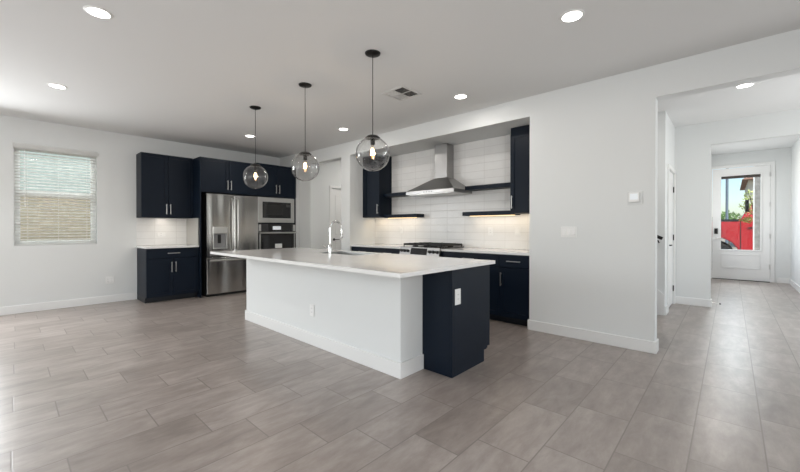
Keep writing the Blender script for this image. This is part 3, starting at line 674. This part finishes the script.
plate('wall_outlet', TL, 1.118, .36, .115, .12, 'white wall outlet low on the wall between window and cabinet', 'outlet', 'outlet', 2)
plate('wall_outlet', lambda u, w_, z: (u, IY0 - w_, z), -3.165, .355, .075, .118, 'white outlet on the long white side of the island', 'outlet', 'outlet')
plate('wall_outlet', lambda u, w_, z: (-1.634 + w_, u, z), 2.470, .642, .078, .128, 'white outlet on the navy end panel of the island', 'outlet', 'outlet')
TRs = lambda u, w_, z: (u, YB - .0092 - w_, z)
plate('wall_outlet', TRs, -4.355, 1.16, .075, .118, 'white outlet on the backsplash tile left of the range', 'outlet', 'outlet')
plate('wall_outlet', TRs, -2.592, 1.15, .075, .118, 'white outlet on the backsplash tile just right of the range', 'outlet', 'outlet')
plate('wall_switch', TRs, -2.18, 1.155, .078, .12, 'white single switch on the backsplash under the right wall cabinet', 'switch', 'switch')
TLs = lambda u, w_, z: (XL + .0092 + w_, u, z)
plate('wall_outlet', TLs, 1.83, 1.085, .118, .07, 'small white outlet on the tile over the short worktop', 'outlet', 'outlet')
plate('wall_switch', TW, -1.312, 1.155, .165, .118, 'triple white light switch on the wall beside the range niche', 'switch', 'switch', 3)
th = thing('thermostat', TW(-.70, .001, 1.5), 'square white thermostat on the wall near the foyer opening', 'thermostat')
MB(TW).box(-.758, -.632, .0008, .006, 1.43, 1.562).build('backplate', m_wall, th, .002)
MB(TW).box(-.746, -.655, .006, .028, 1.452, 1.546).build('housing', m_white, th, .006)
MB(TW).box(-.735, -.668, .028, .0285, 1.478, 1.536).build('screen', m_display, th)

# ------------------------------------------------------------------ pendants
def pendant(loc, label):
    x, y, z = loc
    t = thing('pendant_light', (x, y, ZC), label, 'pendant light', 'globe pendants over the island')
    MB().lathe([(.0001, ZC - .020), (.045, ZC - .019), (.066, ZC - .010), (.070, ZC - .0005)], (x, y, 0), 28).build('ceiling_plate', m_blackmetal, t, smooth=True)
    MB().tube([(x, y, z + .165), (x, y, ZC - .018)], .0032, 8).build('cord', m_blackmetal, t)
    r = .152
    prof = [(r * math.sin(a), z + r * math.cos(a)) for a in [math.radians(21 + (179.5 - 21) * i / 28) for i in range(29)]]
    MB().lathe(prof + [(p[0] * .975 + .0001, z + (p[1] - z) * .975) for p in prof[::-1]], (x, y, 0), 48, closed=True).build('globe', m_globe, t, smooth=True)
    MB().lathe([(.0001, z + .168), (.02, z + .168), (.048, z + .160), (.068, z + .142), (.066, z + .136), (.0001, z + .139)], (x, y, 0), 28).build('cap', m_blackmetal, t, smooth=True)
    so = MB().lathe([(.020, z + .139), (.020, z + .085), (.016, z + .080)], (x, y, 0), 20).build('socket', m_blackmetal, t, smooth=True)
    bu = MB().lathe([(.012, z + .081), (.016, z + .06), (.027, z + .02), (.030, z - .005), (.025, z - .028), (.012, z - .043), (.0001, z - .046)], (x, y, 0), 20).build('bulb', m_bulb, t, smooth=True)
    MB().tube([(x, y, z + .052), (x - .005, y, z + .03), (x + .005, y, z + .005), (x, y, z - .015)], [.008, .017, .015, .006], 8).build('filament', m_fil, bu, smooth=True)
    l = lamp('pendant_glow', 'POINT', (x, y, z - .0), 5, (1, .78, .55), radius=.02); 
    return t
P0 = (-2.347, 2.2, 1.857)
p1 = pendant(P0, 'clear glass globe pendant hanging nearest the camera over the island')
for (x, y), lab in (((-3.404, 2.19), 'clear glass globe pendant in the middle of the three'), ((-4.51, 2.165), 'clear glass globe pendant farthest away, in front of the refrigerator')):
    dup(p1, (x, y, ZC), lab)
    lamp('pendant_glow', 'POINT', (x, y, 1.857), 5, (1, .78, .55), radius=.02)

# ------------------------------------------------------------------ recessed lights
def downlight(x, y, z, label, watts, group='recessed ceiling lights', emit=True):
    t = thing('recessed_light', (x, y, z), label, 'ceiling light', group)
    MB().lathe([(.066, z - .0055), (.070, z - .008), (.084, z - .003), (.085, z - .0004), (.066, z - .0004)], (x, y, 0), 32, closed=True).build('trim_ring', m_white, t, smooth=True)
    MB().lathe([(.0001, z - .005), (.0655, z - .005), (.0655, z - .0005)], (x, y, 0), 32).build('lens', m_lamp, t)
    lamp('downlight_beam', 'AREA', (x, y, z - .012), watts, (1, .955, .90), .15, shape='DISK', direction=(0, 0, -1))
    return t
for x, y, z, lab, wt in (
    (-3.355, .452, ZC, 'round recessed light in the ceiling at the upper left, nearest the camera', 6),
    (-5.424, .38, ZC, 'round recessed light in the ceiling out from the window', 6),
    (-.861, 2.798, ZC, 'round recessed light in the ceiling at the top centre, right of the air vent', 6),
    (-2.351, 3.62, ZC, 'round recessed light in front of the range hood chimney', 6),
    (-4.479, 3.57, ZC, 'small round recessed light behind the middle pendant', 6),
    (-5.97, 2.77, ZC, 'small round recessed light behind the farthest pendant', 6),
    (.11, 5.60, ZF, 'round recessed light in the foyer ceiling', 4),
    (-.21, 9.6, ZP, 'small round recessed light in front of the front door', 20),
    (-1.9, 5.5, ZF, 'added recessed light over the staircase, hidden behind the wall', 14),  # unseen lamp added to brighten the stair wall
    (-5.8, 5.6, ZC, 'added recessed light in the side hall, hidden behind the header', 12)):  # hidden lamp added to brighten the side hall
    downlight(x, y, z, lab, wt)

# ------------------------------------------------------------------ ceiling vent
vt = thing('air_vent', (-2.80, 3.08, ZC), 'square white air vent in the ceiling beside the nearest pendant', 'air vent')
vx, vy, hv = -2.80, 3.08, .165
MB().box(vx - hv, vx + hv, vy - hv, vy - hv + .025, ZC - .010, ZC - .0005).box(vx - hv, vx + hv, vy + hv - .025, vy + hv, ZC - .010, ZC - .0005).box(vx - hv, vx - hv + .025, vy - hv + .025, vy + hv - .025, ZC - .010, ZC - .0005).box(vx + hv - .025, vx + hv, vy - hv + .025, vy + hv - .025, ZC - .010, ZC - .0005).build('frame', m_vent, vt, .002)
MB().box(vx - .14, vx + .14, vy - .14, vy + .14, ZC - .0018, ZC - .0006).build('backing', m_ventdark, vt)
mb = MB(); q = .14
for sx, sy, along in ((-1, -1, 0), (1, -1, 1), (1, 1, 0), (-1, 1, 1)):
    x0, x1 = (vx - q, vx) if sx < 0 else (vx, vx + q); y0, y1 = (vy - q, vy) if sy < 0 else (vy, vy + q)
    sg = 1 if (sx + sy * (1 if along else -1)) >= 0 else -1
    for i in range(5):
        f = .014 + i * .0265; tlt = .010 * (1 if sy > 0 else -1)
        if along == 0:
            a = y0 + f; mb.hexa([(x0 + .003, a, ZC - .0085), (x1 - .003, a, ZC - .0085), (x1 - .003, a + .002, ZC - .0085), (x0 + .003, a + .002, ZC - .0085)],
                                [(x0 + .003, a + tlt, ZC - .002), (x1 - .003, a + tlt, ZC - .002), (x1 - .003, a + tlt + .002, ZC - .002), (x0 + .003, a + tlt + .002, ZC - .002)])
        else:
            a = x0 + f; mb.hexa([(a, y0 + .003, ZC - .0085), (a, y1 - .003, ZC - .0085), (a + .002, y1 - .003, ZC - .0085), (a + .002, y0 + .003, ZC - .0085)],
                                [(a + tlt, y0 + .003, ZC - .002), (a + tlt, y1 - .003, ZC - .002), (a + tlt + .002, y1 - .003, ZC - .002), (a + tlt + .002, y0 + .003, ZC - .002)])
mb.box(vx - .003, vx + .003, vy - q, vy + q, ZC - .009, ZC - .002).box(vx - q, vx + q, vy - .003, vy + .003, ZC - .009, ZC - .002)
mb.build('louvers', m_vent, vt)

# ------------------------------------------------------------------ stairs
st = thing('staircase', (-2.1, 5.56, 0), 'grey carpeted staircase rising behind the wall edge, white skirt board', 'staircase')
mb = MB()
for i in range(10): mb.box(-.78 - .27 * (i + 1), -.78 - .27 * i, 5.022, 6.08, 0, .18 * (i + 1))
mb.build('steps', m_carpet, st, .01)
MB().prism([(-.668, 0), (-.668, .285), (-.76, .36), (-3.5, 2.20), (-3.5, 1.9), (-3.5, 0)], 1, 6.082, 6.0985).build('skirt_board', m_trim, st)
hr = thing('handrail', (-.9, 6.04, 1.0), 'short black handrail on the wall beside the stairs', 'handrail')
MB().tube([(-.686, 6.035, 1.055), (-.78, 6.03, 1.10), (-3.4, 6.03, 2.83 - .05)], .022, 10).build('rail', m_blackmetal, hr, smooth=True)
MB().tube([(-.73, 6.0985, 1.0), (-.73, 6.06, 1.0), (-.735, 6.035, 1.03)], .008, 8).build('bracket', m_blackmetal, hr, smooth=True)

# ------------------------------------------------------------------ outside
struct('ground', m_ground, [(-14, -8.01, -8, 12, -.3, -.15), (-14, 14, 12.0, 60, -.3, -.15), (-8.0, -.9, 7.2, 12, -.3, -.15)], 'tan gravel ground outside', 'ground')
struct('path', m_concrete, [(-3, 4, 11.51, 30, -.16, -.10)], 'pale concrete driveway beyond the front door', 'driveway')
struct('yard_wall', m_block, [(-9.5, -9.3, -4, 5, -.15, 1.78)], 'tan block wall outside the window', 'wall')
nb = thing('house', (-12.5, .5, -.15), 'pale green-grey neighbouring house outside the window', 'house')
MB().box(-13.5, -11.5, -6, 7, -.15, 5.5).build('walls', m_sage, nb)
MB().prism([(-14.0, 5.51), (-10.9, 5.51), (-12.5, 6.6)], 1, -6.5, 7.5).build('roof', m_roof, nb)
# porch pillar
pp = thing('porch_pillar', (.9, 13.2, -.1), 'grey stucco porch pillar outside the front door', 'pillar')
MB().box(.448, 1.0, 13.0, 13.5, -.10, 3.4).build('shaft', m_stucco, pp)
MB().box(.420, .447, 12.96, 13.0, -.10, 3.4).build('lit_edge', m_trim, pp)  # white strip stands in for the pillar's sunlit face
ln = thing('wall_lantern', (.37, 13.2, 1.9), 'small dark lantern on the porch pillar', 'lantern')
MB().box(.33, .447, 13.05, 13.07, 1.94, 1.96).build('arm', m_blackmetal, ln)
MB().box(.275, .345, 13.02, 13.10, 1.62, 1.935).build('cage', m_blackmetal, ln, .008)
# neighbouring house across the street, only its eave and wall show
h2 = thing('house', (6.5, 37, -.15), 'cream house with clay tile roof seen through the front door glass', 'house')
MB().box(.86, 11, 34, 42, -.15, 4.5).build('walls', m_housewall, h2)
MB().hexa([(.55, 33.3, 4.45), (12, 33.3, 4.45), (12, 43, 4.45), (.55, 43, 4.45)], [(2.6, 37, 6.4), (10, 37, 6.4), (10, 39, 6.4), (2.6, 39, 6.4)]).build('roof', m_roof, h2)
w2 = MB().box(3.0, 4.2, 33.95, 33.99, 1.6, 3.0).build('window', m_carglass, h2)
pl = thing('street_light', (-.18, 30, -.15), 'tall slim street light pole outside the front door', 'street light')
MB().tube([(-.18, 30, -.15), (-.18, 30, 7.6)], [.075, .06], 10).build('pole', m_pole, pl, smooth=True)
MB().tube([(-.18, 30, 7.5), (-1.6, 30, 7.9), (-2.2, 30, 7.9)], .04, 8).build('arm', m_pole, pl, smooth=True)
MB().box(-2.6, -2.0, 29.9, 30.1, 7.84, 7.92).build('lamp_head', m_pole, pl, .02)

def foliage(name, c, rad, n, size, m, parent):
    mb = MB()
    for _ in range(n):
        v = Vector((random.gauss(0, 1), random.gauss(0, 1), random.gauss(0, 1))).normalized() * (random.random() ** .4)
        p = Vector(c) + Vector((v.x * rad[0], v.y * rad[1], v.z * rad[2]))
        a = Vector((random.uniform(-1, 1), random.uniform(-1, 1), random.uniform(-1, 1))).normalized(); b = a.orthogonal().normalized()
        s = size * random.uniform(.6, 1.3)
        vs = [mb.bm.verts.new(p + q_) for q_ in (a * s, b * s * .4, -a * s, -b * s * .4)]; mb.bm.faces.new(vs)
    return mb.build(name, m, parent)
tr = thing('tree', (.62, 14.0, -.1), 'young yellow-green tree outside the front door', 'tree')
MB().tube([(.62, 14.0, -.1), (.60, 14.0, .9), (.50, 13.98, 1.5), (.38, 13.95, 2.1)], [.03, .025, .018, .01], 8).tube([(.50, 13.98, 1.5), (.30, 13.9, 1.75), (.16, 13.9, 1.86)], [.012, .008, .005], 6).build('trunk', m_bark, tr, smooth=True)
foliage('crown', (.38, 13.95, 1.86), (.15, .2, .42), 210, .036, m_leaf, tr)
foliage('low_branch_leaves', (.22, 13.9, 1.80), (.12, .15, .10), 30, .036, m_leaf, tr)
foliage('hanging_leaves', (.36, 13.9, 1.42), (.20, .15, .09), 110, .036, m_leaf, tr)
for x, y, r, lab in ((-.1, 33, .9, 'round green shrub far beyond the front door glass, left one'), (2.6, 32, .8, 'round green shrub far beyond the front door glass, right one')):
    b_ = thing('shrub', (x, y, -.15), lab, 'shrub')
    foliage('foliage', (x, y, 1.45), (r * 1.2, r, r), 900, .13, m_leaf2, b_)
    MB().tube([(x, y, -.15), (x, y, 1.0)], .05, 6).build('stem', m_bark, b_)

# red pickup in the driveway, side on, nose to the right
X0, Y0, Z0, KS = -1.33, 14.6, -.08, 1.13
tk = thing('pickup_truck', (1.8, 15.6, -.10), 'red pickup truck parked beyond the front door', 'truck')
def TT(u, w_, z): return (X0 + u * KS, Y0 + w_ * KS, Z0 + z * KS)
arch = lambda c: [(c + .48 * math.cos(a), .42 + .46 * math.sin(a)) for a in [PI * i / 8 for i in range(1, 8)]]
prof = [(0, .45), (0, 1.36), (1.45, 1.36), (3.75, 1.36), (3.95, 1.25), (5.2, 1.16), (5.45, 1.0), (5.5, .45), (5.14, .42)] + arch(4.66) + [(4.18, .42), (1.34, .42)] + arch(.86) + [(.38, .42)]
MB(TT).prism(prof, 1, 0, 1.85).build('body', m_red, tk, .03)
MB(TT).hexa([(1.36, .06, 1.355), (3.9, .06, 1.355), (3.9, 1.79, 1.355), (1.36, 1.79, 1.355)], [(1.54, .2, 1.74), (3.2, .2, 1.74), (3.2, 1.65, 1.74), (1.54, 1.65, 1.74)]).build('cab', m_red, tk, .03)
MB(TT).hexa([(1.62, .045, 1.38), (3.62, .045, 1.38), (3.62, .10, 1.38), (1.62, .10, 1.38)], [(1.72, .135, 1.67), (3.1, .135, 1.67), (3.1, .19, 1.67), (1.72, .19, 1.67)]).build('side_window', m_carglass, tk)
for u in (1.355, 2.45, 3.6): MB(TT).box(u, u + .018, -.004, .01, .45, 1.34).build('door_seam', m_black, tk)
MB(TT).box(.06, 1.33, -.003, .01, 1.30, 1.36).build('bed_rail', m_black, tk)
for u in (1.50, 2.60): MB(TT).box(u, u + .17, -.03, .0, 1.12, 1.15).build('door_handle', m_black, tk, .005)
MB(TT).box(3.55, 3.72, -.22, -.02, 1.33, 1.52).build('side_mirror', m_red, tk, .03)
MB(TT).box(5.42, 5.6, .05, 1.8, .42, .66).build('front_bumper', m_gray, tk, .03)
MB(TT).box(-.16, .05, .05, 1.8, .45, .66).build('rear_bumper', m_gray, tk, .03)
MB(TT).box(5.30, 5.47, .03, .35, .86, 1.04).build('headlight', m_white, tk, .02)
for u in (.86, 4.66):
    for w0 in (.02, 1.60):
        wh = MB(TT).lathe([(.20, .0), (.36, .0), (.39, .04), (.39, .21), (.36, .24), (.20, .24)], (u, w0, .36), 28, axis=1).build('wheel', m_tire, tk, smooth=True)
        MB(TT).lathe([(.0001, -.004), (.05, -.01), (.19, .01), (.205, -.003), (.205, .02)], (u, w0, .36), 20, axis=1).build('hubcap', m_gray, wh, smooth=True)

# tidy helper properties
for o in bpy.data.objects:
    if '_wl' in o: del o['_wl']
